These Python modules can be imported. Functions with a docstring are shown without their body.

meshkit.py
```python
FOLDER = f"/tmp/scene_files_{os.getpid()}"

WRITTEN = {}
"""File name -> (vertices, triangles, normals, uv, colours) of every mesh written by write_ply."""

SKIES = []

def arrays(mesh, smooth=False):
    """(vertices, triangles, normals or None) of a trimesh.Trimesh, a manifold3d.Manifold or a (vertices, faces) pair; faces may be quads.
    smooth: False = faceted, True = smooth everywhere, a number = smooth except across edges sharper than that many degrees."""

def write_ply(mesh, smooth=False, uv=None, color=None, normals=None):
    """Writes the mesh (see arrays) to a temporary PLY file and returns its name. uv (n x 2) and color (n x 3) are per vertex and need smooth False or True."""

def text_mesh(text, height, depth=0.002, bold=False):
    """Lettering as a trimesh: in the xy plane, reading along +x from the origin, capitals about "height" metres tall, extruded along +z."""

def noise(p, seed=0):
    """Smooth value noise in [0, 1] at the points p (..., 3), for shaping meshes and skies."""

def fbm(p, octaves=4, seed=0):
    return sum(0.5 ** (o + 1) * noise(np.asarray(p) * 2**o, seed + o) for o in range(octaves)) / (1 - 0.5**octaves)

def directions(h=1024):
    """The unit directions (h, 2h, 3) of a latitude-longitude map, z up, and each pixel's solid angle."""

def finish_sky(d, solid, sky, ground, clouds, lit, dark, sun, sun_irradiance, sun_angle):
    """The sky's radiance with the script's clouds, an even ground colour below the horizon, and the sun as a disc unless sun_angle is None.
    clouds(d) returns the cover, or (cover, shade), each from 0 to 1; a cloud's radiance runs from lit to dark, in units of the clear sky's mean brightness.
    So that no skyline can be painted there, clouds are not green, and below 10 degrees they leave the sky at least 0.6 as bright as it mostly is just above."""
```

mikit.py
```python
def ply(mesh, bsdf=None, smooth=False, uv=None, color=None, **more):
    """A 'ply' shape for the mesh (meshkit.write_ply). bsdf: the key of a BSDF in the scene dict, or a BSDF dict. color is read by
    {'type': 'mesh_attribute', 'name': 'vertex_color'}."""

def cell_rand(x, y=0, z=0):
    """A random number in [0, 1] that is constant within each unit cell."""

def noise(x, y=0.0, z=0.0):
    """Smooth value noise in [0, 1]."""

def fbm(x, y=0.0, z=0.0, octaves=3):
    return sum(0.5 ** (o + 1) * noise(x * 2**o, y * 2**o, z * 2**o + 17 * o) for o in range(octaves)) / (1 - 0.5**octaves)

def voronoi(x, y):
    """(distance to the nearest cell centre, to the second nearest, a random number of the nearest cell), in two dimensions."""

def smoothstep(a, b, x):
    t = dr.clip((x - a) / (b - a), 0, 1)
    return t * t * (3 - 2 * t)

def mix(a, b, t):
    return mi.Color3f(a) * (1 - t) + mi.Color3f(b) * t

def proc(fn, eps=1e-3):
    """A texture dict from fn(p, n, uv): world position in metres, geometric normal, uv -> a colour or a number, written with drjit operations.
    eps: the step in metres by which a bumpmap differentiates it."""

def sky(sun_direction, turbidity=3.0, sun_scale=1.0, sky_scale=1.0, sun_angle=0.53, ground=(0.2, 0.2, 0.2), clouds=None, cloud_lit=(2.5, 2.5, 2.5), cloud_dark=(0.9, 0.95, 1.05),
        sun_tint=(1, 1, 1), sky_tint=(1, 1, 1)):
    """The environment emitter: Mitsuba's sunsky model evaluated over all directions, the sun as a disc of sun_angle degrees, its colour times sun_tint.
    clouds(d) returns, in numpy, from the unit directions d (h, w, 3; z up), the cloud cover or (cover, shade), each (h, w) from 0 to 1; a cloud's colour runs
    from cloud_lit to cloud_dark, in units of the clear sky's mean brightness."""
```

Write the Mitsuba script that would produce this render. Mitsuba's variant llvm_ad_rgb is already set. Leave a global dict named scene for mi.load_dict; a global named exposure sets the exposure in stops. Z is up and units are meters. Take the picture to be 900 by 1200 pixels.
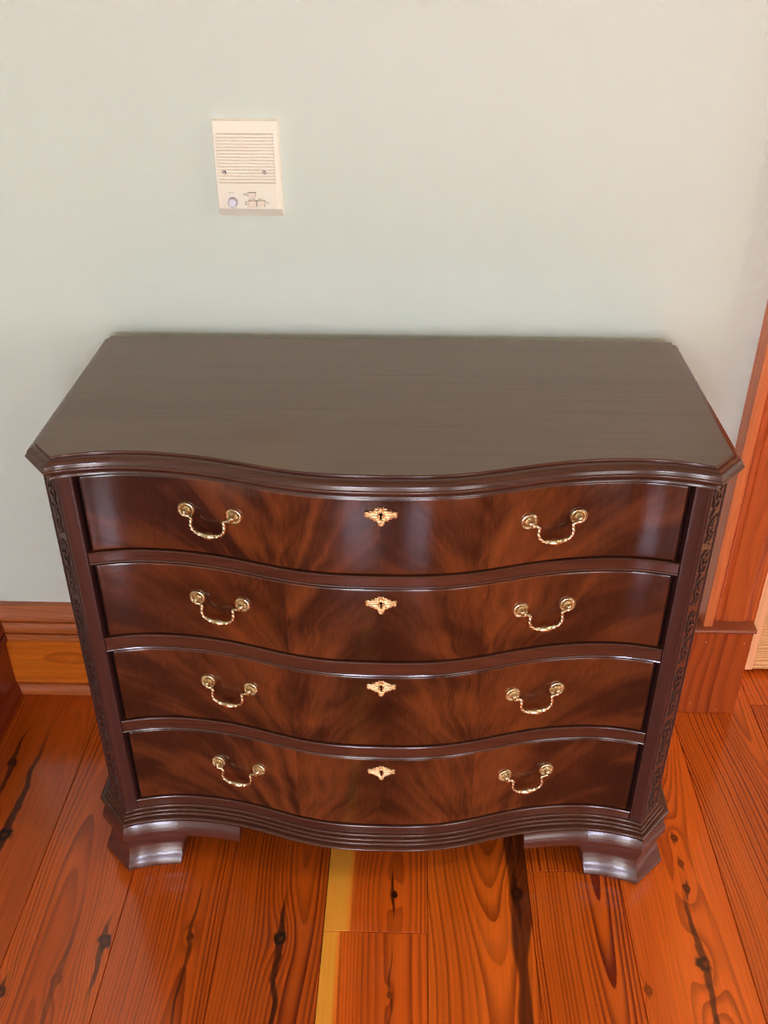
import math, numpy as np, trimesh, mitsuba as mi, mikit, meshkit
import drjit as dr
from mikit import proc, noise, fbm, smoothstep, mix, cell_rand
from shapely.geometry import Polygon, Point, LineString, box as sbox
from shapely.ops import unary_union
from shapely import affinity

T = mi.ScalarTransform4f
scene, labels = {}, {}

# ------------------------------------------------------------------ camera
CAM = np.array([0.0, -1.70798, 1.59253])
PITCH, YAW = math.radians(-32.4957), math.radians(-1.7634)
FW = np.array([math.sin(YAW) * math.cos(PITCH), math.cos(YAW) * math.cos(PITCH), math.sin(PITCH)])
scene['camera'] = {'type': 'perspective', 'fov': math.degrees(2 * math.atan(450 / 1135.71)), 'fov_axis': 'x', 'near_clip': 0.02,
                   'far_clip': 50.0, 'to_world': T().look_at(origin=CAM.tolist(), target=(CAM + FW).tolist(), up=[0, 0, 1])}
# ------------------------------------------------------------------ light: daylight through the windows, one warm ceiling lamp
exposure = -0.98
DAY = (60.0, 64.0, 84.0)         # radiance of the bright overcast sky seen in the panes behind the camera
DAY_SIDE = (5.2, 5.4, 6.0)
DAY_LOW = (8.8, 9.1, 9.4)    # the lower, tree-shaded panes
LAMP = (620.0, 560.0, 460.0)
ROOM = dict(x0=-0.942, x1=3.1, y0=-4.6, y1=0.0, h=3.2)
LAMP_AT = (2.5, -1.3)
# ------------------------------------------------------------------ materials


def lin(r, g, b):
    f = lambda c: (c / 255 / 12.92) if c / 255 <= 0.04045 else ((c / 255 + 0.055) / 1.055) ** 2.4
    return [f(r), f(g), f(b)]


def rgb(c):
    return {'type': 'rgb', 'value': [float(v) for v in c]}


def plastic(tex, alpha, ior=1.58):
    return {'type': 'principled', 'base_color': tex, 'roughness': math.sqrt(alpha), 'specular': 12.5 * ((ior - 1) / (ior + 1)) ** 2}


def mat(name, d):
    scene[name] = {'type': 'twosided', 'bsdf': d} if d['type'] in ('principled', 'roughplastic', 'diffuse', 'roughconductor', 'plastic') else d
    return name


XC = -0.04226          # the chest's middle


def c3(c):
    return mi.Color3f(*[float(v) for v in c])


WALLC = lin(213, 221, 211)


def wall_tex(p, n, uv):
    return c3(WALLC) * (0.985 + 0.03 * fbm(p.x * 3 + p.y * 3, p.z * 3, 1.0, 3))


mat('wall_paint', {'type': 'principled', 'base_color': proc(wall_tex), 'roughness': 0.55, 'specular': 0.35})
mat('ceiling_paint', {'type': 'diffuse', 'reflectance': rgb(lin(192, 184, 150))})


# floor: heart pine boards -------------------------------------------------
SEAMS = [-0.90, -0.706, -0.521, -0.330, -0.144, 0.046, 0.238, 0.414, 0.612, 0.802]
while SEAMS[-1] < 3.1:
    SEAMS.append(round(SEAMS[-1] + 0.188, 3))
# per board (from the left wall): pith offset, depth, ring frequency, contrast, tone, redness
BOARDS = {0: (-.02, .05, 110, .7, .70, .6), 1: (.05, .045, 150, .55, .76, .4), 2: (-.03, .05, 150, .5, .84, .35), 3: (.045, .04, 170, .55, .84, .55),
          4: (.05, .035, 130, .75, .92, .5), 5: (.055, .06, 150, .6, 1.25, .45), 6: (.03, .05, 130, .55, 1.10, .15), 7: (.05, .03, 150, 1.05, .98, .3),
          8: (.03, .06, 210, .4, .98, .3), 9: (.07, .045, 150, .7, .90, .3), 10: (.02, .05, 140, .5, .84, .4)}
# knots: x, y, radius, darkness, how long the dark streak trails towards and away from the camera
KNOTS = [(-.853, -.247, .010, .9, .12, .06), (-.802, -.438, .015, 1., .03, .16), (-.538, -.668, .012, .9, .06, .03), (-.385, -.652, .006, .8, .16, .07),
         (-.219, -.650, .0115, 1., .16, .05), (-.016, -.552, .0062, 1., .03, .03), (.214, -.543, .011, .8, .04, .03), (.532, -.677, .012, .95, .10, .09), (-.02, -.75, .004, .7, .05, .06), (-.60, -.74, .010, .55, .10, .08),
         (.541, -.405, .007, .8, .01, .01), (.541, -.466, .006, .7, .01, .01), (.539, -.520, .008, .9, .02, .01), (.426, -.728, .006, .6, .01, .01), (-.69, -.767, .008, .9, .02, .02)]


def pick(i, table, default):
    v = mi.Float(default)
    for k, x in table.items():
        v = dr.select(i == k, float(x), v)
    return v


def floor_tex(p, n, uv):
    x, y = p.x, p.y
    i, left = mi.Float(-1.0 + 0 * x), mi.Float(-1.09)
    for k, s in enumerate(SEAMS):
        i = dr.select(x > s, float(k), i)
        left = dr.select(x > s, float(s), left)
    i = i + 1
    xl = x - left - 0.094
    end = dr.select((i == 5) & (y < -0.6318), 1.0, 0.0) + dr.select((i == 7) & (y > -0.491), 1.0, 0.0) + dr.select((i == 10) & (y > -0.019), 1.0, 0.0)
    bid = i + 40 * end
    r1, r2, r3 = cell_rand(bid, 3, 1), cell_rand(bid, 5, 2), cell_rand(bid, 9, 4)
    g = lambda col, d: pick(i, {k: v[col] for k, v in BOARDS.items()}, d)
    px = g(0, .0) + dr.select(i > 10, (r1 - .5) * .12, 0) + dr.select(end > 0, -.015, 0)
    depth = g(1, .05)
    freq, contrast, tone, red = g(2, 150), g(3, .55), g(4, 1.0), g(5, .3)
    wob = noise(y * 2.2 + r1 * 40, r2 * 70) - .5
    wob2 = noise(y * 7 + r3 * 40, x * 9, r2 * 30) - .5
    z = depth * (.30 + 1.4 * noise(y * 1.9 + r3 * 31, r1 * 9)) + .10 * (y + .6) * (r2 - .5)
    dx = xl - px - wob * .05 - .012 * (noise(y * 5 + r2 * 60, 2.0) - .5)
    bend, dark = mi.Float(0.0), mi.Float(0.0)
    for kx, ky, kr, kd, near, far in KNOTS:
        u, v = (x - kx), (y - ky)
        same = dr.select(dr.abs(u) < .09, 1.0, 0.0)
        q = dr.square(u / (2.2 * kr)) + dr.square(v / (5.5 * kr))
        bend = bend + same * dr.exp(-q) * kr * 1.3
        edge = .9 * (fbm(x * 130, y * 70, 3.0, 2) - .5)
        core = 1 - smoothstep(.70, 1.25, dr.sqrt(dr.square(u / kr) + dr.square(v / (1.45 * kr))) + edge)
        heart = 1 - smoothstep(.1, .5, dr.sqrt(dr.square(u / kr - .1) + dr.square(v / kr)) + edge)
        trail = dr.select(v < 0, dr.exp(dr.minimum(v, 0) / max(near, .004)), dr.exp(-dr.maximum(v, 0) / max(far, .004)))
        wide = .18 + .75 * trail
        streak = smoothstep(.05, .35, trail) * (1 - smoothstep(.45, 1.0, dr.abs(u + .010 * (noise(y * 22, kx * 50) - .5)) / (kr * wide) + .5 * edge)) * .85
        dark = dr.maximum(dark, kd * dr.maximum(core * (1 - .25 * heart), streak))
    rad = dr.sqrt(dr.square(dx) + dr.square(z)) + bend + .0016 * wob2 + .0005 * noise(x * 60, y * 12)
    ring = rad * freq
    ring = ring + 1.3 * noise(ring * .23, r1 * 17)
    saw = ring - dr.floor(ring)
    late = smoothstep(.25, .92, saw) * (1 - smoothstep(.95, 1.0, saw))
    late = late * .88 * (.25 + .95 * smoothstep(.2, .8, noise(dr.floor(ring) * 1.7, r2 * 31, .5)))
    late = late * (.35 + .9 * smoothstep(.3, .7, fbm(xl * 11 + r1 * 20, y * .8, r2 * 9, 2)))
    fibre = fbm(x * 420 + r1 * 90, y * 7, r3 * 20, 3)
    broad = fbm(xl * 14 + r2 * 30, y * 1.3, r1 * 50, 3)
    early = mix(lin(224, 108, 30), lin(202, 80, 20), red)
    early = mix(early, mi.Color3f(early) * mi.Color3f(.72, .64, .60), smoothstep(.35, .75, broad) * .75)
    deep = mix(lin(120, 38, 12), lin(100, 26, 10), red)
    col = mix(early, deep, dr.clip(late * contrast * 1.25, 0, 1))
    sap = dr.select((i == 5), 1 - smoothstep(-.006, .010, x - dr.select(y < -.6318, -.117, -.0985) - .004 * wob2), 0.0)
    col = mix(col, mix(lin(252, 158, 56), lin(236, 136, 44), late * .5), sap)
    pitchy = dr.select(i == 6, smoothstep(.150, .158, xl + .094 - .012 * dr.square((y + .54) * 6) * 0 + .010 * (noise(y * 14, 5.0) - .5)) * (1 - smoothstep(-.40, -.36, y) * 0) * smoothstep(.25, .65, noise(x * 150, y * 3.0, 7.0) + .35), 0.0)
    pitchy = pitchy * (1 - smoothstep(.174, .180, xl + .094 + .020 * smoothstep(-.56, -.70, y) - .02))
    col = mix(col, c3(lin(58, 22, 12)), dr.clip(pitchy * .85, 0, 1))
    col = col * (.80 + .40 * fibre) * tone * (.92 + .16 * r3)
    col = mix(col, c3(lin(34, 14, 9)), dr.clip(dark, 0, 1))
    return dr.clip(col, 0.002, .95)


mat('pine_floor', plastic(proc(floor_tex), 0.022))
mat('dark_void', {'type': 'diffuse', 'reflectance': rgb([.012, .007, .004])})


# pine trim: grain along x (base), along z (casing) -------------------------
def trim_tex(axis, a, b, seed, freq=220, amt=.6):
    def fn(p, n, uv):
        s, t = (p.x, p.z) if axis == 'x' else (p.z, p.x + p.y)
        w = noise(s * 3 + seed, t * 6) - .5
        r = dr.sqrt(dr.square(t - .11 + .09 * w - .04 * s) + dr.square(.03 + .05 * noise(s * 2.1 + seed * 3, 4.0)))
        g = r * freq + 1.2 * noise(s * 9, t * 30, seed)
        late = smoothstep(.3, .9, g - dr.floor(g)) * (1 - smoothstep(.94, 1., g - dr.floor(g))) * (.3 + .9 * noise(dr.floor(g) * 3.7, seed))
        f = fbm(t * 400, s * 8, seed, 3)
        return mix(a, b, dr.clip(late * amt, 0, 1)) * (.82 + .36 * f)
    return proc(fn)


mat('pine_board', plastic(trim_tex('x', lin(200, 104, 22), lin(158, 66, 12), 1.0, 70, .5), .09))
mat('pine_moulding', plastic(trim_tex('x', lin(170, 92, 44), lin(140, 68, 30), 2.0, 120, .4), .06))
mat('pine_casing', plastic(trim_tex('z', lin(178, 82, 32), lin(146, 58, 22), 3.3, 34, .55), .09))
mat('pine_backband', plastic(trim_tex('z', lin(206, 112, 60), lin(188, 92, 44), 5.0, 60, .3), .12))
mat('pine_plinth', plastic(trim_tex('z', lin(160, 70, 26), lin(112, 37, 14), 7.7, 36, .75), .09))
mat('pine_cap_shaded', plastic(trim_tex('x', lin(136, 70, 42), lin(112, 52, 30), 4.0, 80, .4), .09))  # plinth cap: the casing's shadow on it is put into the colour
mat('pine_left_shaded', plastic(trim_tex('x', lin(128, 48, 20), lin(104, 34, 14), 9.0, 80, .5), .12))  # left baseboard: same pine, with its shade put into the colour


def oak_tex(p, n, uv):
    w = fbm(p.x * 7, p.z * 9, 2.0, 3)
    g = (p.z + .05 * w) * 130 + 2.0 * noise(p.x * 14, p.z * 40)
    s = g - dr.floor(g)
    late = smoothstep(.35, .9, s) * (1 - smoothstep(.93, 1., s))
    return mix(lin(222, 178, 122), lin(176, 120, 72), late * .8) * (.86 + .26 * fbm(p.x * 30, p.z * 500, 1., 2))


mat('oak_horizontal', plastic(proc(oak_tex), .2))
mat('oak_vertical', plastic(trim_tex('z', lin(226, 172, 126), lin(196, 132, 88), 11.0, 240, .5), .2))


# mahogany ------------------------------------------------------------------
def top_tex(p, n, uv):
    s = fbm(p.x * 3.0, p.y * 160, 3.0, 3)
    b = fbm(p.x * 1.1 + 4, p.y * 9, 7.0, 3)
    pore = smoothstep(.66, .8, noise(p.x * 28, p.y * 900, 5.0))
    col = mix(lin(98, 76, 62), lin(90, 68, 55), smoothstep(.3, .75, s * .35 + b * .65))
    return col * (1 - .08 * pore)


def plain_mahogany(dark, light, along):
    def fn(p, n, uv):
        a, b = (p.z, p.x + p.y) if along == 'z' else (p.x, p.z + p.y)
        s = fbm(b * 190, a * 5, 1.0, 3)
        q = fbm(b * 22, a * 1.4, 6.0, 3)
        return mix(dark, light, dr.clip(s * .6 + q * .6 - .1, 0, 1))
    return proc(fn)


def flame_tex(p, n, uv):
    x, z = p.x - XC, p.z
    row = dr.select(z > .706, 0.0, dr.select(z > .53, 1.0, dr.select(z > .34, 2.0, 3.0)))
    z0 = dr.select(z > .706, .718, dr.select(z > .53, .545, dr.select(z > .34, .3545, .1505)))
    h = z - z0
    side = dr.select(x > 0, 1.0, 0.0)
    seam = dr.select(x > 0, .165, .150)
    t = dr.abs(x) - seam
    inner = dr.select(t < 0, 1.0, 0.0)
    q = dr.abs(t)
    seed = row * 7.3 + side * 3.1 + inner * 1.7
    warp = fbm(q * 14 + seed, h * 14, 2.0, 3) - .5
    hh = h + .10 + .03 * warp
    # plumes: streaks that rise from the seam and bend outwards
    lean = dr.sqrt(q + .012) * .42
    ang = dr.atan2(q + .05 * warp + .01, hh)
    rad = dr.sqrt(dr.square(q) + dr.square(hh))
    s1 = fbm(ang * 8.5 + seed * 2.1, rad * 2.4, seed, 3)
    s2 = fbm((hh - lean) * 30 + seed, q * 7, seed + 5, 2)
    fine = fbm(ang * 60 + warp * 5, rad * 8, seed + 3, 3)
    glow = dr.exp(-dr.square((q - .05) / .085))
    cloud = fbm(x * 7 + row * 3, h * 11, 9.0, 3)
    m = s1 * .60 + s2 * .30 + fine * .16
    m = smoothstep(.34, .86, m + .12 * (glow - .45) + .50 * (cloud - .5))
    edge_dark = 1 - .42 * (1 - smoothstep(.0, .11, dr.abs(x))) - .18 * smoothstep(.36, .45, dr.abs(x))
    col = mix(lin(62, 30, 20), lin(132, 68, 34), m)
    col = mix(col, c3(lin(98, 46, 28)), dr.clip((cloud - .5) * 1.6, 0, .5))
    pore = noise(x * 340, z * 60, 2.0)
    return dr.clip(col * edge_dark * (.70 + .2 * pore), .002, .9)


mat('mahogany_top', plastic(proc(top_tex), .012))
mat('mahogany_frame', plastic(plain_mahogany(lin(50, 29, 28), lin(78, 46, 43), 'z'), .05))
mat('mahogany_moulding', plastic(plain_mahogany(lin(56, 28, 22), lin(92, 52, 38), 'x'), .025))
mat('mahogany_foot', plastic(plain_mahogany(lin(66, 36, 30), lin(98, 58, 50), 'x'), .03))
mat('mahogany_flame', plastic(proc(flame_tex), .018))
mat('mahogany_carving', plastic(plain_mahogany(lin(44, 24, 20), lin(74, 46, 40), 'z'), .16))


def brass_tex(p, n, uv):
    d = fbm(p.x * 260, p.y * 260, p.z * 260, 3)
    return mix(lin(244, 230, 196), lin(190, 162, 118), smoothstep(.35, .75, d))


scene['brass'] = {'type': 'principled', 'base_color': proc(brass_tex), 'metallic': 1.0, 'roughness': 0.24, 'specular': .5}
scene['brass_dark'] = {'type': 'principled', 'base_color': rgb(lin(92, 62, 32)), 'metallic': 1.0, 'roughness': .45}
scene['gilt'] = {'type': 'principled', 'base_color': rgb(lin(250, 216, 170)), 'metallic': 1.0, 'roughness': 0.22}
scene['black_hole'] = {'type': 'diffuse', 'reflectance': rgb([.004, .003, .003])}
mat('ivory_plastic', plastic(rgb(lin(241, 233, 216)), .12))
mat('ivory_button', plastic(rgb(lin(238, 222, 204)), .12))
mat('grey_print', {'type': 'diffuse', 'reflectance': rgb(lin(112, 100, 92))})
mat('slot_shadow', {'type': 'diffuse', 'reflectance': rgb(lin(206, 194, 176))})
mat('screw_steel', {'type': 'roughconductor', 'material': 'Cr', 'alpha': .3, 'specular_reflectance': rgb([.5, .45, .42])})
mat('knob_aluminium', {'type': 'roughconductor', 'material': 'Al', 'alpha': .3, 'specular_reflectance': rgb([.62, .62, .66])})
mat('white_frame', plastic(rgb(lin(236, 234, 228)), .3))


# ------------------------------------------------------------------ helpers
def add(key, mesh, bsdf, smooth=False, label=None, cat=None, kind=None, group=None, **more):
    base, k = key, 0
    while key in scene:
        k += 1
        key = f'{base}_{k:03d}'
    scene[key] = mikit.ply(mesh, bsdf, smooth, **more)
    d = {}
    if label: d['label'] = label
    if cat: d['category'] = cat
    if kind: d['kind'] = kind
    if group: d['group'] = group
    if d: labels[key] = d
    return key


def box(x0, x1, y0, y1, z0, z1, bevel=0.0):
    if bevel <= 0:
        m = trimesh.creation.box(extents=[x1 - x0, y1 - y0, z1 - z0])
        m.apply_translation([(x0 + x1) / 2, (y0 + y1) / 2, (z0 + z1) / 2])
        return m
    b, pts = bevel, []
    for sx in (0, 1):
        for sy in (0, 1):
            for sz in (0, 1):
                c = [(x0, x1)[sx], (y0, y1)[sy], (z0, z1)[sz]]
                for k in range(3):
                    q = list(c)
                    for j in range(3):
                        if j != k:
                            q[j] += b if (sx, sy, sz)[j] == 0 else -b
                    pts.append(q)
    return trimesh.convex.convex_hull(np.array(pts))


def cat(*ms):
    return trimesh.util.concatenate([m if isinstance(m, trimesh.Trimesh) else trimesh.Trimesh(*m, process=False) for m in ms])


def sweep_profile(profile, axis, a, b):
    """An extrusion: profile = [(out, z)...] or [(u, v)...] closed polygon, along an axis from a to b. axis 'x': (y, z); 'z': (x, y); 'y': (x, z)."""
    m = trimesh.creation.extrude_polygon(Polygon(profile), b - a, engine='earcut')
    v = m.vertices.copy()
    if axis == 'x':
        w = np.stack([v[:, 2] + a, v[:, 0], v[:, 1]], 1)
    elif axis == 'y':
        w = np.stack([v[:, 0], v[:, 2] + a, v[:, 1]], 1)
    else:
        w = np.stack([v[:, 0], v[:, 1], v[:, 2] + a], 1)
    m = trimesh.Trimesh(w, m.faces, process=False)
    if m.volume < 0:
        m.invert()
    return m


# ------------------------------------------------------------------ the room
R = ROOM
t = .12
add('floor', box(R['x0'] - .3, R['x1'] + .3, R['y0'] - .3, .35, -.06, -.014), 'dark_void', kind='structure')
bounds = [-1.09] + SEAMS
ends_at = {5: [-.6318], 7: [-.491], 10: [-.019]}
rng = np.random.default_rng(4)
for i, xl in enumerate(bounds):
    xr = bounds[i + 1] if i + 1 < len(bounds) else R['x1'] + .1
    xl_, xr_ = max(xl, R['x0'] - .02), min(xr, R['x1'] + .02)
    if xr_ - xl_ < .01:
        continue
    cuts = sorted([.34] + ends_at.get(i, []) + [float(v) for v in (-1.6 - 1.2 * rng.random(), -3.4 - .7 * rng.random())] + [R['y0'] - .02], reverse=True)
    for y1, y0 in zip(cuts[:-1], cuts[1:]):
        g = .0006
        add('floor__plank', box(xl_ + g, xr_ - g, y0 + g, y1 - g, -.014, rng.uniform(-.0004, .0002), .0006), 'pine_floor')

# back wall with the door opening at the right
DX0, DX1, DH = .770, 1.59, 2.06
add('wall_back', cat(box(R['x0'] - t, DX0 - .012, 0, t, 0, R['h']), box(DX1 + .012, R['x1'] + t, 0, t, 0, R['h']), box(DX0 - .012, DX1 + .012, 0, t, DH, R['h'])), 'wall_paint', kind='structure')
add('wall_left', box(R['x0'] - t, R['x0'], R['y0'], 0, 0, R['h']), 'wall_paint', kind='structure')


def wall_with_windows(key, axis, at, lo, hi, holes, depth):
    parts = []
    edges = sorted(holes)
    cur = lo
    def put(a, b, za, zb):
        if b - a > 1e-6:
            parts.append(box(a, b, at, at + depth, za, zb) if axis == 'x' else box(at, at + depth, a, b, za, zb))
    for a, b, z0, z1, _, _ in edges:
        put(cur, a, 0, R['h']); put(a, b, 0, z0); put(a, b, z1, R['h'])
        cur = b
    put(cur, hi, 0, R['h'])
    add(key, cat(*parts), 'wall_paint', kind='structure')


REAR = [(-.88, -.24, .12, 2.12, DAY, (17.0, 17.2, 17.4)), (.24, .82, .12, 2.12, DAY, DAY_LOW), (1.45, 2.45, .50, 1.80, DAY_LOW, DAY_LOW)]
SIDE = [(-1.35, -.30, .62, 2.12, DAY_SIDE, DAY_SIDE)]
wall_with_windows('wall_front', 'x', R['y0'] - t, R['x0'] - t, R['x1'] + t, REAR, t)
wall_with_windows('wall_right', 'y', R['x1'], R['y0'], 0, SIDE, t)
add('ceiling', box(R['x0'] - t, R['x1'] + t, R['y0'] - t, t, R['h'], R['h'] + .1), 'ceiling_paint', kind='structure')


def pane(v, radiance, key):
    m = trimesh.Trimesh(np.array(v, float), [[0, 1, 2], [0, 2, 3]], process=False)
    scene[key] = mikit.ply(m, 'white_frame', emitter={'type': 'area', 'radiance': rgb(radiance)})


n_w = 0
for a, b, WZ0, WZ1, lum, low in REAR:                         # panes look into the room (+y)
    n_w += 1
    y = R['y0'] - .06
    key = f'window_{n_w}'
    zm = 1.70 if lum is DAY else (WZ0 + WZ1) / 2
    add(key, cat(box(a, a + .045, y - .03, y + .03, WZ0, WZ1), box(b - .045, b, y - .03, y + .03, WZ0, WZ1), box(a, b, y - .03, y + .03, WZ0, WZ0 + .05),
                 box(a, b, y - .03, y + .03, WZ1 - .05, WZ1), box(a, b, y - .02, y + .03, zm - .025, zm + .025)), 'white_frame', kind='structure')
    pane([[b, y - .01, WZ0], [a, y - .01, WZ0], [a, y - .01, zm], [b, y - .01, zm]], low, key + '__pane')
    pane([[b, y - .01, zm], [a, y - .01, zm], [a, y - .01, WZ1], [b, y - .01, WZ1]], lum, key + '__pane_001')
for a, b, WZ0, WZ1, lum, low in SIDE:
    n_w += 1
    x = R['x1'] + .06
    key = f'window_{n_w}'
    add(key, cat(box(x - .03, x + .03, a, a + .045, WZ0, WZ1), box(x - .03, x + .03, b - .045, b, WZ0, WZ1), box(x - .03, x + .03, a, b, WZ0, WZ0 + .05),
                 box(x - .03, x + .03, a, b, WZ1 - .05, WZ1)), 'white_frame', kind='structure')
    pane([[x + .01, b, WZ0], [x + .01, a, WZ0], [x + .01, a, WZ1], [x + .01, b, WZ1]], lum, key + '__pane')

# recessed lamp in the ceiling
ring = trimesh.creation.annulus(.092, .115, .012)
ring.apply_translation([LAMP_AT[0], LAMP_AT[1], R['h'] - .006])
add('ceiling__lamp_ring', ring, 'white_frame', 40)
a = np.linspace(0, 2 * np.pi, 33)[:-1]
disc = trimesh.Trimesh(np.vstack([np.stack([LAMP_AT[0] + .092 * np.cos(a), LAMP_AT[1] + .092 * np.sin(a), 0 * a + R['h'] - .004], 1), [[LAMP_AT[0], LAMP_AT[1], R['h'] - .004]]]),
                       [[(k + 1) % 32, k, 32] for k in range(32)], process=False)
scene['ceiling__lamp_bulb'] = mikit.ply(disc, 'white_frame', emitter={'type': 'area', 'radiance': rgb(LAMP)})

# baseboards
BX1 = .62
cap = [(0, .162), (-.033, .162), (-.0355, .164), (-.036, .168), (-.0345, .175), (-.0310, .1785), (-.0255, .179), (-.0250, .1825), (-.0300, .1835), (-.0318, .187), (-.0322, .194), (-.0305, .202), (-.0270, .208), (-.0215, .2095),
       (-.0205, .2130), (-.0250, .2140), (-.0265, .217), (-.0250, .226), (-.0200, .236), (-.0165, .243), (-.0150, .2495), (0, .2495)]
shoe = [(-.022, 0), (-.036, 0), (-.0365, .010), (-.034, .020), (-.029, .0255), (-.022, .027)]


def baseboard(key, side):
    if side == 'back':
        prof = lambda pr: sweep_profile([(y, z) for y, z in pr], 'x', R['x0'], BX1)
        board = box(R['x0'], BX1, -.022, 0, 0, .168)
        mats = ('pine_board', 'pine_moulding')
    else:
        prof = lambda pr: sweep_profile([(R['x0'] - y, z) for y, z in pr], 'y', R['y0'], 0)
        board = box(R['x0'], R['x0'] + .022, R['y0'], 0, 0, .168)
        mats = ('pine_left_shaded', 'pine_left_shaded')
    add(key, board, mats[0], kind='structure')
    add(key + '__cap_moulding', prof(cap), mats[1], 32)
    add(key + '__shoe_moulding', prof(shoe), mats[1], 35)


baseboard('baseboard_back', 'back')
baseboard('baseboard_left', 'left')

# door casing (trim_1), its plinth block, and the door
CZ = .25
band = [(.643, 0), (.643, -.0395), (.6440, -.0420), (.6465, -.0430), (.6600, -.0430), (.6630, -.0418), (.6645, -.0390), (.6650, -.0300), (.6665, -.0255), (.6700, -.0235), (.6715, -.0185), (.675, -.0185), (.675, 0)]
face = [(.675, 0), (.675, -.0225), (.679, -.0205), (.686, -.0205), (.690, -.023), (.736, -.023), (.741, -.0205), (.746, -.0225), (.753, -.0225), (.757, -.019), (.757, 0)]
add('trim_1', cat(sweep_profile(face, 'z', CZ, DH + .02), sweep_profile([(2 * (DX0 + DX1) / 2 - x, y) for x, y in face][::-1], 'z', CZ, DH + .02),
                  box(.643, DX1 * 2 - DX1 + .157, -.023, 0, DH + .02, DH + .125)), 'pine_casing', 25, kind='structure')
add('trim_1__backband', cat(sweep_profile(band, 'z', CZ, DH + .15), sweep_profile([(DX0 + DX1 - x, y) for x, y in band][::-1], 'z', CZ, DH + .15)), 'pine_backband', 30)
for m in (0, 1):
    f = (lambda x: x) if m == 0 else (lambda x: DX0 + DX1 - x)
    X0, X1 = sorted((f(.621), f(.754)))
    add('trim_1__plinth_block', box(X0, X1, -.050, 0, 0, .238, .002), 'pine_plinth')
    capm = sweep_profile([(0, .238), (-.0505, .238), (-.0515, .2405), (-.0545, .2410), (-.0558, .2445), (-.0545, .2480), (-.050, .2500), (0, .2500)], 'x', X0 - .003, X1 + .003)
    add('trim_1__plinth_cap', capm, 'pine_cap_shaded', 40)
    for px, pz in ((.655, .212), (.738, .210), (.650, .030), (.712, .012)) if m == 0 else ():
        nail = trimesh.creation.icosphere(2, .0014)
        nail.apply_scale([1, .5, 1]); nail.apply_translation([px, -.0502, pz])
        add('trim_1__nail_head', nail, 'oak_vertical', True)
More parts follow.
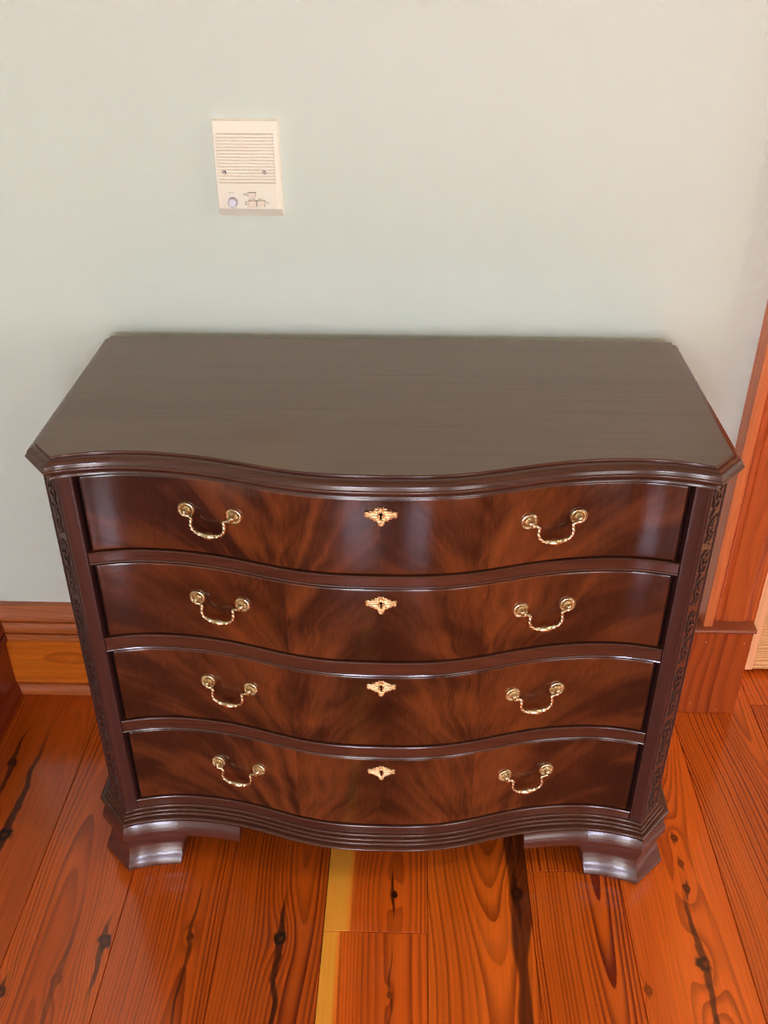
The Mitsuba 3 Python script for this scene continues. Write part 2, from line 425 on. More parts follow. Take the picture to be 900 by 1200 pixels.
# jambs (in the wall's thickness) and stop
add('trim_2', cat(box(DX0 - .012, DX0, -.001, t + .001, 0, DH), box(DX1, DX1 + .012, -.001, t + .001, 0, DH), box(DX0, DX1, 0, t, DH, DH + .02)), 'pine_casing', kind='structure')
DY = .090
add('door_1', cat(box(DX0 + .03, DX1 - .03, DY + .012, DY + .028, .05, DH - .05)), 'oak_vertical', kind='structure')
add('door_1__edge_strip', box(DX0 + .003, .834, DY - .004, DY + .036, .014, DH - .003, .002), 'oak_vertical')
add('door_1__stile', box(DX1 - .12, DX1 - .003, DY, DY + .036, .014, DH - .003, .002), 'oak_vertical')
for z0, z1 in ((.014, .30), (.95, 1.12), (DH - .13, DH - .003)):
    add('door_1__rail', box(.8345, DX1 - .1205, DY, DY + .036, z0, z1, .002), 'oak_horizontal')
for z0, z1 in ((.301, .949), (1.121, DH - .131)):
    add('door_1__panel', box(.8345, DX1 - .1205, DY + .008, DY + .03, z0, z1, .004), 'oak_vertical')
knob = trimesh.creation.revolve([[0, 0], [.026, 0], [.026, .006], [.011, .010], [.010, .035], [.022, .045], [.027, .056], [.022, .066], [0, .070]], sections=32)
knob.apply_transform(trimesh.transformations.rotation_matrix(math.pi / 2, [1, 0, 0]))
knob.apply_translation([DX1 - .065, DY, 1.0])
add('door_1__knob', knob, 'brass', 40)
add('wall_closet', box(DX0 - .3, DX1 + .3, .36, .42, 0, R['h']), 'wall_paint', kind='structure')

# ------------------------------------------------------------------ the chest of drawers
TX = np.array([0, .023, .053, .082, .112, .142, .172, .203, .235, .268, .308, .338, .370, .400, .430, .457, .478])
TY = np.array([-.5347, -.5344, -.5334, -.5313, -.5270, -.5206, -.5125, -.5027, -.4930, -.4857, -.4788, -.4757, -.4745, -.4762, -.4807, -.4875, -.4962])
from scipy.interpolate import PchipInterpolator
_c = np.polynomial.polynomial.Polynomial.fit(TX, TY, 12)
_xs = np.linspace(-.478, .478, 400)
SERP = PchipInterpolator(_xs, np.polynomial.polynomial.Polynomial.fit(np.r_[-TX[::-1], TX], np.r_[TY[::-1], TY], 14)(_xs))
S_END = float(SERP(.478))
NF = 121
FR = np.linspace(-1, 1, NF)
BACK = -.043


def front(x, ux, uy):
    """y of a serpentine front line whose corner stands at (ux, uy)."""
    return SERP(np.clip(np.asarray(x) / ux, -1, 1) * .478) + (uy - S_END)


def outline(ux, uy, vx, vy, z, by=BACK, bx=None):
    bx = vx if bx is None else bx
    xs = FR * ux
    pts = [(-bx, by), (-vx, vy)] + list(zip(xs, front(xs, ux, uy))) + [(vx, vy), (bx, by)]
    return np.array([(x + XC, y, z) for x, y in pts])


def loft(rings, top=True, bottom=True):
    """Skin over the outlines; back, sides, canted corners and front are separate strips, so that the corners stay crisp."""
    R_ = np.array(rings)
    nr, n = R_.shape[:2]
    parts = []
    for i0, i1 in ((0, 1), (1, 2), (2, n - 3), (n - 3, n - 2), (n - 2, n - 1), (n - 1, n)):
        cols = [k % n for k in range(i0, i1 + 1)]
        v = R_[:, cols].reshape(-1, 3)
        m, f = len(cols), []
        for r in range(nr - 1):
            for k in range(m - 1):
                a = r * m + k
                f += [[a, a + 1, a + 1 + m], [a, a + 1 + m, a + m]]
        parts.append((v, f))
    for on, i in ((bottom, 0), (top, nr - 1)):
        if on:
            rg = R_[i]
            back = rg.copy(); back[:, 1] = rg[0, 1]
            v, f = np.vstack([rg, back]), []
            for k in range(n - 1):
                q = [k, k + 1, n + k + 1, n + k]
                if i == 0: q = q[::-1]
                f += [[q[0], q[1], q[2]], [q[0], q[2], q[3]]]
            parts.append((v, f))
    m = trimesh.util.concatenate([trimesh.Trimesh(v, f, process=False) for v, f in parts])
    m.update_faces(m.area_faces > 1e-12)
    if m.volume < 0:
        m.invert()
    return m


H = .9068
CU, CV = (.4844, -.4796), (.5247, -.4281)       # corner of the case: front end of the serpentine, outer end of the canted corner


def off(base_u, base_v, d, z, du=.42, dv=.42):
    return outline(base_u[0] + d * du, base_u[1] - d, base_v[0] + d, base_v[1] - d * dv, z)


TU, TV = (.4778, -.4965), (.5115, -.4584)
def arc(cx, cz, rx, rz, a0, a1, n=7):
    return [(cx + rx * math.cos(q), cz + rz * math.sin(q)) for q in np.radians(np.linspace(a0, a1, n))]


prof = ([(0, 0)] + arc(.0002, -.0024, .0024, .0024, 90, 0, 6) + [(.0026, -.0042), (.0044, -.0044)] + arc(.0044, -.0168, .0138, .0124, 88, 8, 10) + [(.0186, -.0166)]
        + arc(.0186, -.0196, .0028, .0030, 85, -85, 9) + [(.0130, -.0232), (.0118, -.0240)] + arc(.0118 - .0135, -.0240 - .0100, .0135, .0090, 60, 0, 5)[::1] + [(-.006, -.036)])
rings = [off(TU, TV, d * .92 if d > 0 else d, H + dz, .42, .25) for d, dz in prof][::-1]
CH = 'chest_of_drawers'
labels[CH] = {'label': 'dark mahogany serpentine-front chest of four drawers with brass bail pulls standing against the wall', 'category': 'chest of drawers'}
add(CH + '__top', loft(rings[-3:], True, True), 'mahogany_top', 24, label='glossy flat brown serpentine top')
add(CH + '__top__edge_moulding', loft(rings[:-2], False, True), 'mahogany_moulding', 24, label='dark moulded edge')  # solid edge, with its weaker sheen also put into the darker colour

# case body, inside the frame (dark gaps round the drawers)
inset = .022
body = loft([outline(CU[0] - .03, CU[1] + inset, CV[0] - .004, CV[1] + .03, z, by=BACK + .004) for z in (.112, H - .034)])
add(CH + '__carcass', body, 'mahogany_frame', 25)

ZT = H - .034
ZB = .128
OPEN = [(.7180, .8585), (.5450, .6945), (.3545, .5155), (.1510, .3260)]
DW = .4585


def rail_mesh(z0, z1, bead_lo=True, bead_hi=True):
    xs = np.linspace(-DW - .004, DW + .004, 121)
    b = .0035
    pr = [(.03, z0), (.0005, z0)]
    if bead_lo: pr += [(-.0012, z0 + .0003), (-.0022, z0 + b * .5), (-.0012, z0 + b), (.0003, z0 + b + .0006)]
    if bead_hi: pr += [(.0003, z1 - b - .0006), (-.0012, z1 - b), (-.0022, z1 - b * .5), (-.0012, z1 - .0003), (.0005, z1)]
    else: pr += [(.0003, z1)]
    pr += [(.03, z1)]
    y = front(xs, *CU)
    n = len(pr)
    v = np.array([[(x + XC, yy + o, z) for o, z in pr] for x, yy in zip(xs, y)]).reshape(-1, 3)
    f = []
    for i in range(len(xs) - 1):
        for k in range(n):
            a, b2 = i * n + k, i * n + (k + 1) % n
            f += [[a, b2, b2 + n], [a, b2 + n, a + n]]
    m = trimesh.Trimesh(v, f, process=False)
    if m.face_normals[np.argmin(m.triangles_center[:, 1])][1] > 0: m.invert()
    return m


add(CH + '__rail', rail_mesh(OPEN[0][1], ZT, True, False), 'mahogany_moulding', 30)
for (lo, _), (_, hi) in zip(OPEN[:-1], OPEN[1:]):
    add(CH + '__rail', rail_mesh(hi, lo), 'mahogany_moulding', 30)
add(CH + '__rail', rail_mesh(ZB - .006, OPEN[3][0], False, True), 'mahogany_moulding', 30)

# corner posts, canted, with blind fretwork
fret_len = ZT - .012 - ZB - .006


def arc_band(cx, cy, r, a0, a1, w0, w1=None, n=14):
    w1 = w0 if w1 is None else w1
    a = np.radians(np.linspace(a0, a1, n)); w = np.linspace(w0, w1, n)
    o = [(cx + (r + k / 2) * math.cos(q), cy + (r + k / 2) * math.sin(q)) for q, k in zip(a, w)]
    i = [(cx + (r - k / 2) * math.cos(q), cy + (r - k / 2) * math.sin(q)) for q, k in zip(a, w)]
    return Polygon(o + i[::-1]).buffer(0)


def leaf(x0, y0, x1, y1, w):
    L = math.hypot(x1 - x0, y1 - y0)
    s = np.linspace(0, 1, 9)
    h = w * np.sin(np.pi * s ** .8)
    pts = [(q * L, k) for q, k in zip(s, h)] + [(q * L, -k * .5) for q, k in zip(s[::-1], h[::-1])]
    return affinity.translate(affinity.rotate(Polygon(pts).buffer(0), math.degrees(math.atan2(y1 - y0, x1 - x0)), origin=(0, 0)), x0, y0)


def fret_shape(width, length, pitch=.0585):
    n = int(length / pitch)
    pitch = length / n
    w = width / 2
    out = []
    for k in range(n):
        s = 1 if k % 2 == 0 else -1
        y = (k + .5) * pitch
        g = [arc_band(s * .002, y + .004, w * .66, 40, 250, .0046, .0030), arc_band(-s * .001, y - .010, w * .62, -150, 60, .0030, .0046),
             leaf(-s * w * .1, y + .006, s * w * .85, y + .019, .0036), leaf(s * w * .1, y - .006, -s * w * .8, y - .020, .0036),
             leaf(s * .002, y, -s * w * .75, y + .011, .003), leaf(-s * .002, y - .002, s * w * .8, y - .012, .003), Point(0, y + .002).buffer(.0034),
             leaf(-s * w * .75, y + pitch * .5 - .006, s * w * .2, y + pitch * .5 + .008, .003)]
        if s < 0:
            g = [affinity.scale(q, -1, 1, origin=(0, y)) if False else q for q in g]
        out += g
    u = unary_union(out).intersection(sbox(-w, .002, w, length - .002)).simplify(.0002)
    return [q for q in getattr(u, 'geoms', [u]) if q.area > 2e-6]


for s in (-1, 1):
    b = .0016
    poly = [(DW + .0045, CU[1] + .03), (DW + .0045, float(front(DW + .0045, *CU)) + .001), (DW + .0055, float(front(DW + .0055, *CU)) - .0018), (DW + .0085, float(front(DW + .0085, *CU)) - .0018),
            (DW + .0095, float(front(DW + .0095, *CU)) + .0003), (DW + .018, float(front(DW + .018, *CU))), (CU[0] - b, CU[1] + .0004), (CU[0] + b * .6, CU[1] + b * .9), (CV[0] - b * .6, CV[1] - b * .9), (CV[0], CV[1] + b), (CV[0], CV[1] + .05), (DW + .03, CV[1] + .05)]
    poly = [(XC + s * x, y) for x, y in poly]
    post = add(CH + '__post', sweep_profile(poly, 'z', ZB - .012, ZT + .001), 'mahogany_frame', 20)
    cw = math.hypot(CV[0] - CU[0], CV[1] - CU[1])
    parts = [trimesh.creation.extrude_polygon(q, .0022, engine='earcut') for q in fret_shape(cw * .62, fret_len)]
    bars = [trimesh.creation.extrude_polygon(sbox(a0, 0, a1, fret_len), .0016, engine='earcut') for a0, a1 in ((-cw * .44, -cw * .38), (cw * .38, cw * .44))]
    fm = cat(*(parts + bars))
    # the fret plane: across = from front corner to outer corner, up = z, out = outward normal
    ac = np.array([s * (CV[0] - CU[0]), CV[1] - CU[1], 0]) / cw
    nrm = np.array([s * (CV[1] - CU[1]) , -(CV[0] - CU[0]), 0]) / cw
    nrm = np.array([s * abs(CV[1] - CU[1]), -abs(CV[0] - CU[0]), 0]) / cw
    mid = np.array([XC + s * (CU[0] + CV[0]) / 2, (CU[1] + CV[1]) / 2, ZB + .010])
    v = fm.vertices
    m = trimesh.Trimesh(mid + v[:, :1] * ac + v[:, 1:2] * [0, 0, 1] + v[:, 2:] * nrm, fm.faces, process=False)
    if m.volume < 0: m.invert()
    add(post + '__fret_carving', m, 'mahogany_carving', label='carved blind fretwork band')
    # side panel behind the post
    sx = sorted((XC + s * (CV[0] - .02), XC + s * (CV[0] - .002)))
    add(CH + '__side_panel', box(sx[0], sx[1], CV[1] + .045, BACK, ZB - .012, ZT), 'mahogany_frame')

# base moulding
bm = ([(-.002, ZB + .001)] + arc(.0005, ZB - .0022, .0030, .0030, 100, -10, 8) + [(.0038, ZB - .0052)] + arc(.0060, ZB - .0080, .0032, .0030, 100, -10, 8) + [(.0096, ZB - .0098)]
      + arc(.0112, ZB - .0124, .0034, .0030, 100, -10, 8) + [(.0150, ZB - .0140), (.0166, ZB - .0138)] + arc(.0180, ZB - .0172, .0062, .0036, 100, -80, 12) + [(.010, ZB - .0215)])
add(CH + '__base_moulding', loft([off(CU, CV, d, z, .1, .3) for d, z in bm][::-1]), 'mahogany_moulding', 24)

# bracket feet with an ogee face
ZF = ZB - .0195
OG = [(0, .034), (.004, .0375), (.010, .037), (.018, .031), (.030, .0225), (.045, .0175), (.058, .0195), (.070, .0255), (.080, .0300), (.088, .0315), (.096, .0300), (.103, .0265), (ZF, .0225)]
ogz = np.linspace(0, ZF, 26)
ogd = PchipInterpolator([q[0] for q in OG], [q[1] for q in OG])


def foot_point(kind, tt, z, s, inner=0.0):
    d = float(ogd(np.clip(z, 0, ZF))) - inner
    ux, uy, vx, vy = CU[0] + d * .04, CU[1] - d * 1.08, CV[0] + d * .5, CV[1] - d
    if kind == 'front':                 # tt: distance from the corner along x
        x = ux - tt
        return (XC + s * x, float(front(x, ux, uy)), z)
    if kind == 'cant':
        return (XC + s * (ux + (vx - ux) * tt), uy + (vy - uy) * tt, z)
    return (XC + s * vx, vy + tt, z)     # side


def foot_bottom(tt):
    if tt <= .097: return 0.0
    if tt >= .1: pass
    knots_t = [.097, .0985, .100, .104, .109, .116, .128, .140, .155, .175, .195, .212, .217, .218]
    knots_z = [.000, .022, .040, .052, .060, .0655, .0665, .0655, .068, .0685, .0675, .0700, .0740, .0800]
    return float(np.interp(tt, knots_t, knots_z))


def make_foot(s, rear=False):
    cols = []
    if not rear:
        for tt in [.218, .2165, .212, .205, .195, .185, .175, .165, .155, .148, .140, .134, .128, .122, .116, .112, .109, .106, .104, .102, .100, .0993, .0985, .0978, .097, .085, .07, .055, .04, .025, .012, 0]:
            cols.append(('front', tt, foot_bottom(tt)))
        for tt in (0, .5, 1):
            cols.append(('cant', tt, 0.0))
    for tt in [0, .03, .06, .09, .097, .0978, .0985, .0993, .100, .102, .104, .106, .109, .112, .116, .122, .128, .134, .140]:
        cols.append(('side', tt, foot_bottom(tt)))
    nr = 22
    outer, innr = [], []
    for kind, tt, zb in cols:
        zs = np.linspace(zb, ZF, nr)
        o = [foot_point(kind, tt, z, s) for z in zs]
        inn = [foot_point(kind, tt, z, s, float(ogd(np.clip(z, 0, ZF))) + .010) for z in zs]
        if rear:
            mirror_y = lambda P: (P[0], (CV[1] + BACK) - P[1] - .012 + .010, P[2])
            o, inn = [mirror_y(P) for P in o], [mirror_y(P) for P in inn]
        outer.append(o); innr.append(inn)
    nc = len(cols)
    v = np.array(outer + innr).reshape(-1, 3)
    f = []
    idx = lambda side, c, r: side * nc * nr + c * nr + r
    for c in range(nc - 1):
        for r in range(nr - 1):
            f += [[idx(0, c, r), idx(0, c + 1, r), idx(0, c + 1, r + 1)], [idx(0, c, r), idx(0, c + 1, r + 1), idx(0, c, r + 1)]]
            f += [[idx(1, c, r), idx(1, c + 1, r + 1), idx(1, c + 1, r)], [idx(1, c, r), idx(1, c, r + 1), idx(1, c + 1, r + 1)]]
        for r, w in ((0, 0), (nr - 1, 1)):
            q = [idx(0, c, r), idx(1, c, r), idx(1, c + 1, r), idx(0, c + 1, r)]
            if w: q = q[::-1]
            f += [[q[0], q[1], q[2]], [q[0], q[2], q[3]]]
    for c in (0, nc - 1):
        for r in range(nr - 1):
            q = [idx(0, c, r), idx(0, c, r + 1), idx(1, c, r + 1), idx(1, c, r)]
            if c: q = q[::-1]
            f += [[q[0], q[1], q[2]], [q[0], q[2], q[3]]]
    m = trimesh.Trimesh(v, f, process=False)
    if m.volume < 0: m.invert()
    m.update_faces(m.area_faces > 1e-13)
    return m


for s in (-1, 1):
    add(CH + '__foot', make_foot(s), 'mahogany_foot', 32)
for s in (-1, 1):
    add(CH + '__foot', make_foot(s, True), 'mahogany_foot', 32)

# drawers ---------------------------------------------------------------------


def drawer_front(z0, z1):
    g = .0028
    z0, z1 = z0 + g * .6, z1 - g
    X = DW - .0035
    xs = np.r_[-X, -X + .0007, -X + .0022, np.linspace(-X + .004, X - .004, 121), X - .0022, X - .0007, X]
    edge = np.r_[.0026, .0010, .0002, np.zeros(121), .0002, .0010, .0026]
    zs = np.r_[z0, z0 + .0007, z0 + .0022, np.linspace(z0 + .004, z1 - .004, 10), z1 - .0022, z1 - .0007, z1]
    ez = np.r_[.0026, .0010, .0002, np.zeros(10), .0002, .0010, .0026]
    yf = front(xs, *CU)
    v = [(x + XC, y + .0006 + max(e, q), z) for x, y, e in zip(xs, yf, edge) for z, q in zip(zs, ez)]
    back = [(x + XC, y + .020, z) for x, y in zip(xs, yf) for z in zs]
    n, m_ = len(xs), len(zs)
    f, N = [], n * m_
    for i in range(n - 1):
        for k in range(m_ - 1):
            a = i * m_ + k
            f += [[a, a + m_, a + m_ + 1], [a, a + m_ + 1, a + 1]]
            f += [[N + a, N + a + m_ + 1, N + a + m_], [N + a, N + a + 1, N + a + m_ + 1]]
        for k in (0, m_ - 1):
            a = i * m_ + k
            q = [a, N + a, N + a + m_, a + m_]
            if k: q = q[::-1]
            f += [[q[0], q[1], q[2]], [q[0], q[2], q[3]]]
    for i in (0, n - 1):
        for k in range(m_ - 1):
            a = i * m_ + k
            q = [a, a + 1, N + a + 1, N + a]
            if i: q = q[::-1]
            f += [[q[0], q[1], q[2]], [q[0], q[2], q[3]]]
    m = trimesh.Trimesh(np.array(v + back), f, process=False)
    if m.volume < 0: m.invert()
    return m


def surf(x):
    """Point frame on the drawer front at x: y, tangent (along +x) and outward normal."""
    y = float(front(x, *CU)) + .0006
    d = float(front(x + .004, *CU) - front(x - .004, *CU)) / .008
    tg = np.array([1, d, 0]) / math.hypot(1, d)
    return y, tg, np.array([tg[1], -tg[0], 0])


def place(m, x, z, lift=0.0):
    """A mesh built with x = across, y = up, z = out, set on the drawer front."""
    y, tg, nr = surf(x)
    v = m.vertices
    q = np.array([x + XC, y, z]) + nr * lift + v[:, :1] * tg + v[:, 1:2] * np.array([0, 0, 1.]) + v[:, 2:] * nr
    return trimesh.Trimesh(q, m.faces, process=False)


def rosette_mesh():
    nA, prof_r = 80, [(.0, .0062), (.0022, .0060), (.0038, .0046), (.0046, .0026), (.0056, .0023), (.0072, .0034), (.0092, .0036), (.0106, .0026), (.0112, .0028), (.0122, .0038), (.0132, .0032), (.0138, .0012), (.0138, 0)]
    v, f = [], []
    for j, (r, h) in enumerate(prof_r):
        for k in range(nA):
            a = 2 * math.pi * k / nA
            hh = h
            if .0050 < r < .0110:
                hh = h - .0030 * (.5 - .5 * math.cos(20 * a)) * math.sin(math.pi * (r - .005) / .006)
            v.append((r * math.cos(a), r * math.sin(a), max(hh, .0003 if r < .0138 else 0)))
    for j in range(len(prof_r) - 1):
        for k in range(nA):
            a, b2 = j * nA + k, j * nA + (k + 1) % nA
            f += [[a, a + nA, b2 + nA], [a, b2 + nA, b2]]
    m = trimesh.Trimesh(v, f, process=False)
    # the post that carries the bail
    p = trimesh.creation.icosphere(3, .0048); p.apply_scale([1, 1, 1.1]); p.apply_translation([0, 0, .0075])
    return cat(m, p)


ROS = rosette_mesh()
GROUND = trimesh.creation.annulus(.0040, .0112, .0008, sections=40)


def tube(path, rad, sides=14):
    p = np.array(path, float)
    tg = np.gradient(p, axis=0); tg /= np.linalg.norm(tg, axis=1)[:, None]
    up = np.array([0, 0, 1.0])
    v, f = [], []
    prev = None
    for i, (q, d) in enumerate(zip(p, tg)):
        if prev is None:
            a = np.cross(d, up); a /= np.linalg.norm(a)
        else:
            a = prev - d * (prev @ d); a /= np.linalg.norm(a)
        prev = a
        b2 = np.cross(d, a)
        for k in range(sides):
            th = 2 * math.pi * k / sides
            r = rad(i, th)
            v.append(q + r * (math.cos(th) * a + math.sin(th) * b2))
    n = len(p)
    for i in range(n - 1):
        for k in range(sides):
            a, b2 = i * sides + k, i * sides + (k + 1) % sides
            f += [[a, b2, b2 + sides], [a, b2 + sides, a + sides]]
    v += [p[0], p[-1]]
    for k in range(sides):
        f += [[n * sides, (k + 1) % sides, k], [n * sides + 1, (n - 1) * sides + k, (n - 1) * sides + (k + 1) % sides]]
    return trimesh.Trimesh(v, f, process=False)


def bail_mesh(half):
    """Bail in its own plane: across x, up y, out z; the pivots at (+-(half - .009), -.003)."""
    ctrl = [(-half + .0015, -.0015), (-half + .006, -.0030), (-half + .0105, -.0040), (-half + .0128, -.0070), (-half + .0122, -.0115), (-half + .0118, -.0165), (-half + .0130, -.0220), (-half + .0165, -.0270), (-half + .0225, -.0300), (0, -.0325)]
    ctrl = ctrl + [(-x, y) for x, y in ctrl[-2::-1]]
    c = np.array(ctrl)
    s = np.r_[0, np.cumsum(np.linalg.norm(np.diff(c, axis=0), axis=1))]
    ss = np.linspace(0, s[-1], 110)
    X, Y = PchipInterpolator(s, c[:, 0])(ss), PchipInterpolator(s, c[:, 1])(ss)
    Z = .0115 + .006 * (1 - np.exp(Y / .02))
    u = ss / s[-1]

    def rad(i, th):
        d = abs(u[i] - .5) * s[-1]
        base = .0028 + .0033 * math.exp(-(d / .0085) ** 2)
        base += .0011 * math.exp(-((d - .0145) / .0018) ** 2)
        e = min(u[i], 1 - u[i]) * s[-1]
        base += .0010 * math.exp(-(e / .004) ** 2)
        if d > .017:
            base += .00045 * math.cos(2 * th + ss[i] * 900)
        elif d > .006:
            base += .0005 * math.cos(4 * th)
        return base
    m = tube(np.stack([X, Y, Z], 1), rad, 16)
    if m.volume < 0: m.invert()
    return m


def escutcheon_meshes():
    half = [(0, .0150), (.0040, .0152), (.0062, .0118), (.0090, .0124), (.0112, .0098), (.0150, .0104), (.0165, .0068), (.0202, .0092), (.0238, .0080), (.0252, .0045), (.0236, .0012), (.0242, -.0020),
            (.0212, -.0042), (.0178, -.0030), (.0158, -.0062), (.0122, -.0062), (.0102, -.0098), (.0066, -.0092), (.0052, -.0122), (.0050, -.0160), (.0022, -.0186), (0, -.0190)]
    poly = Polygon(half + [(-x, y) for x, y in half[::-1]]).buffer(.0012).buffer(-.0018).buffer(.0006)
    hole = unary_union([Point(0, .0022).buffer(.0022), Polygon([(-.0010, .002), (.0010, .002), (.0015, -.0055), (-.0015, -.0055)])])
    plate = trimesh.creation.extrude_polygon(poly.difference(hole), .0010, engine='earcut')
    # cast relief: ridges along these lines, over the plate
    lines = []
    for sx in (-1, 1):
        for pts in ([(.0040, .0085), (.0085, .0098), (.0120, .0082), (.0150, .0086)], [(.0052, .0050), (.0110, .0062), (.0165, .0055), (.0205, .0078), (.0232, .0068), (.0230, .0030), (.0195, .0022)],
                    [(.0050, -.0005), (.0110, .0005), (.0170, .0002), (.0222, -.0012)], [(.0045, -.0040), (.0090, -.0048), (.0135, -.0040), (.0180, -.0012)], [(.0026, -.0075), (.0060, -.0078), (.0085, -.0065)],
                    [(.0012, .0138), (.0035, .0128), (.0028, .0095)], [(.0010, -.0120), (.0034, -.0125), (.0030, -.0160), (.0008, -.0172)]):
            lines.append(LineString([(sx * x, y) for x, y in pts]))
    lines.append(LineString([(.0036 * math.cos(q), .0010 + .0060 * math.sin(q)) for q in np.linspace(0, 2 * math.pi, 24)]))
    import shapely
    st = .0005
    gx, gy = np.arange(-.0265, .02651, st), np.arange(-.0205, .0171, st)
    X, Y = np.meshgrid(gx, gy, indexing='ij')
    pts = shapely.points(X.ravel(), Y.ravel())
    hgt = np.full(X.size, .0010)
    for l in lines:
        hgt = np.maximum(hgt, .0010 + .0022 * np.exp(-(shapely.distance(pts, l) / .0010) ** 2))
    ok = shapely.contains(poly.difference(hole).buffer(.0001), pts).reshape(X.shape)
    hgt = hgt.reshape(X.shape)
    idx = np.arange(X.size).reshape(X.shape)
    q = ok[:-1, :-1] & ok[1:, :-1] & ok[1:, 1:] & ok[:-1, 1:]
    a_, b_, c_, d_ = idx[:-1, :-1][q], idx[1:, :-1][q], idx[1:, 1:][q], idx[:-1, 1:][q]
    field = trimesh.Trimesh(np.stack([X.ravel(), Y.ravel(), hgt.ravel() + .0001], 1), np.vstack([np.stack([a_, b_, c_], 1), np.stack([a_, c_, d_], 1)]), process=True)
    rel = [plate, field]
    hm = trimesh.creation.extrude_polygon(hole.buffer(.0004), .0004, engine='earcut')
    return cat(*rel), hm


ESC, KEYH = escutcheon_meshes()
HZ = [.7985, .6300, .4485, .2515]
EZ = [.8275, .6640, .4910, .2920]
HX = (.2225, .2990)
BAIL = None
which = ['top', 'second', 'third', 'bottom']
for i, (z0, z1) in enumerate(OPEN):
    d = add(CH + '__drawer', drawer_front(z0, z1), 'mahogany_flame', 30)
    for s in (-1, 1):
        A, B = sorted((s * HX[0], s * HX[1]))
        for x in (A, B):
            add(d + '__rosette', place(ROS, x, HZ[i]), 'brass', 35)
            add(d + '__rosette_ground', place(GROUND, x, HZ[i], .0012), 'brass_dark')
        ya, ta, na = surf(A); yb, tb, nb = surf(B)
        pa, pb = np.array([A + XC, ya, HZ[i]]), np.array([B + XC, yb, HZ[i]])
        tg = (pb - pa) / np.linalg.norm(pb - pa)
        nr = np.array([tg[1], -tg[0], 0])
        v = bail_mesh(np.linalg.norm(pb - pa) / 2)
        q = (pa + pb) / 2 + v.vertices[:, :1] * tg + v.vertices[:, 1:2] * np.array([0, 0, 1.]) + v.vertices[:, 2:] * nr
        add(d + '__bail_pull', trimesh.Trimesh(q, v.faces, process=False), 'brass', 50)
    add(d + '__escutcheon', place(ESC, .001, EZ[i]), 'gilt', 40)
    add(d + '__keyhole', place(KEYH, .001, EZ[i], .0002), 'black_hole')

# ------------------------------------------------------------------ the intercom on the wall
IX0, IX1, IZ0, IZ1 = -.3405, -.2280, 1.1170, 1.2775
IC = 'wall_intercom'
labels[IC] = {'label': 'ivory plastic intercom panel with slatted speaker grille and silver knob on the pale wall', 'category': 'intercom'}


def ip(m, lift=0.0):
    """across x, up y, out z -> on the intercom's face."""
    v = m.vertices
    return trimesh.Trimesh(np.stack([IX0 + v[:, 0], -(IDEP + lift) - v[:, 2], IZ0 + v[:, 1]], 1), m.faces[:, ::1], process=False)


IDEP = .0135
W, Hh = IX1 - IX0, IZ1 - IZ0
ch = .0155
hull = np.array([(0, 0, 0), (W, 0, 0), (W, Hh, 0), (0, Hh, 0), (0, .0015, .003), (W, .0015, .003), (.0018, ch, IDEP), (W - .0022, ch, IDEP), (W - .0022, Hh - .002, IDEP - .002), (.0018, Hh - .002, IDEP - .002),
                 (0, Hh - .0005, .006), (W, Hh - .0005, .006), (W, ch * .6, .008), (0, ch * .6, .008)])
hm = trimesh.convex.convex_hull(np.stack([IX0 + hull[:, 0], -hull[:, 2], IZ0 + hull[:, 1]], 1))
add(IC + '__housing', hm, 'ivory_plastic', label='ivory plastic housing')


def ib(x0, x1, y0, y1, z0, z1, bev=.0003):
    return ip(box(x0, x1, y0, y1, z0, z1, bev))


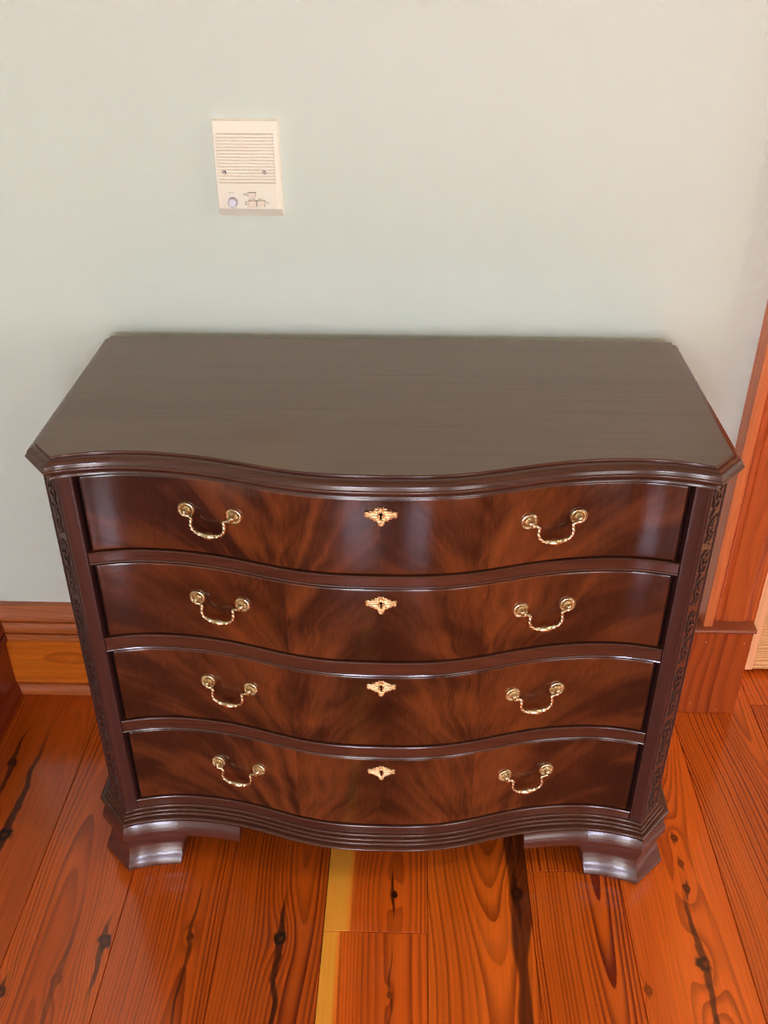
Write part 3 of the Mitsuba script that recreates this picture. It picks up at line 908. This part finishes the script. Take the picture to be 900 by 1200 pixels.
# grille slats: fifteen, with a slot between each two
g0, g1 = .0600, .1385
add(IC + '__grille', ib(.0058, W - .0095, g0 - .0015, g1 + .001, -.0025, .0002, .0001), 'slot_shadow')
ns = 15
pt = (g1 - g0) / ns
for k in range(ns):
    zc = g0 + (k + .5) * pt
    add(IC + '__slat', ib(.0052, W - .0088, zc - pt * .41, zc + pt * .41, -.002, .0019, .0005), 'ivory_plastic')
    add(IC + '__slot_end', ib(W - .0108, W - .0094, zc - .0026 - .0006, zc - .0026 + .0006, .0001, .0012, .0001), 'grey_print')
add(IC + '__face_plate', ib(.0062, W - .0095, .0172, .0560, -.002, .0009, .0004), 'ivory_plastic')
for x in (.0165, .0845):
    s_ = trimesh.creation.cylinder(.0023, .0022, sections=20); s_.apply_translation([x, .0770, .0022])
    add(IC + '__screw', ip(s_), 'screw_steel', 40)
    s_ = trimesh.creation.annulus(.0023, .0031, .0004, sections=20); s_.apply_translation([x, .0770, .0021])
    add(IC + '__screw_recess', ip(s_), 'black_hole')
kn = trimesh.creation.revolve([[0, 0], [.0088, 0], [.0088, .0015], [.0080, .0018], [.0078, .009], [.0070, .0102], [.0030, .0104], [0, .0100]], sections=48)
kn.apply_translation([.0275, .0275, .0008])
add(IC + '__knob', ip(kn), 'knob_aluminium', 35, label='round silver knob')
for x0, x1, y0, y1 in ((.0540, .0670, .0368, .0428), (.0545, .0672, .0196, .0292), (.0690, .0820, .0200, .0296)):
    add(IC + '__button_surround', ib(x0 - .0006, x1 + .0006, y0 - .0004, y1 + .0011, .0006, .0013, .0002), 'grey_print')
    add(IC + '__button', ib(x0, x1, y0, y1, .0005, .0032, .0008), 'ivory_button')
rngp = np.random.default_rng(2)


def print_strip(x0, x1, y, h):
    """Tiny lettering too small to read in the photograph: a broken row of strokes."""
    x, ms = x0, []
    while x < x1:
        w = rngp.uniform(.0007, .0013)
        ms.append(box(x, min(x + w, x1), y - h / 2, y + h / 2, .0008, .00105))
        x += w + .0003
    return ip(cat(*ms))


for x0, x1, y in ((.0215, .0305, .0425), (.0455, .0520, .0410), (.0460, .0520, .0390), (.0545, .0665, .0327), (.0715, .0785, .0330), (.0470, .0525, .0275), (.0485, .0512, .0255), (.0475, .0525, .0228), (.0840, .0895, .0262), (.0855, .0885, .0240)):
    add(IC + '__lettering', print_strip(x0, x1, y, .0010), 'grey_print')
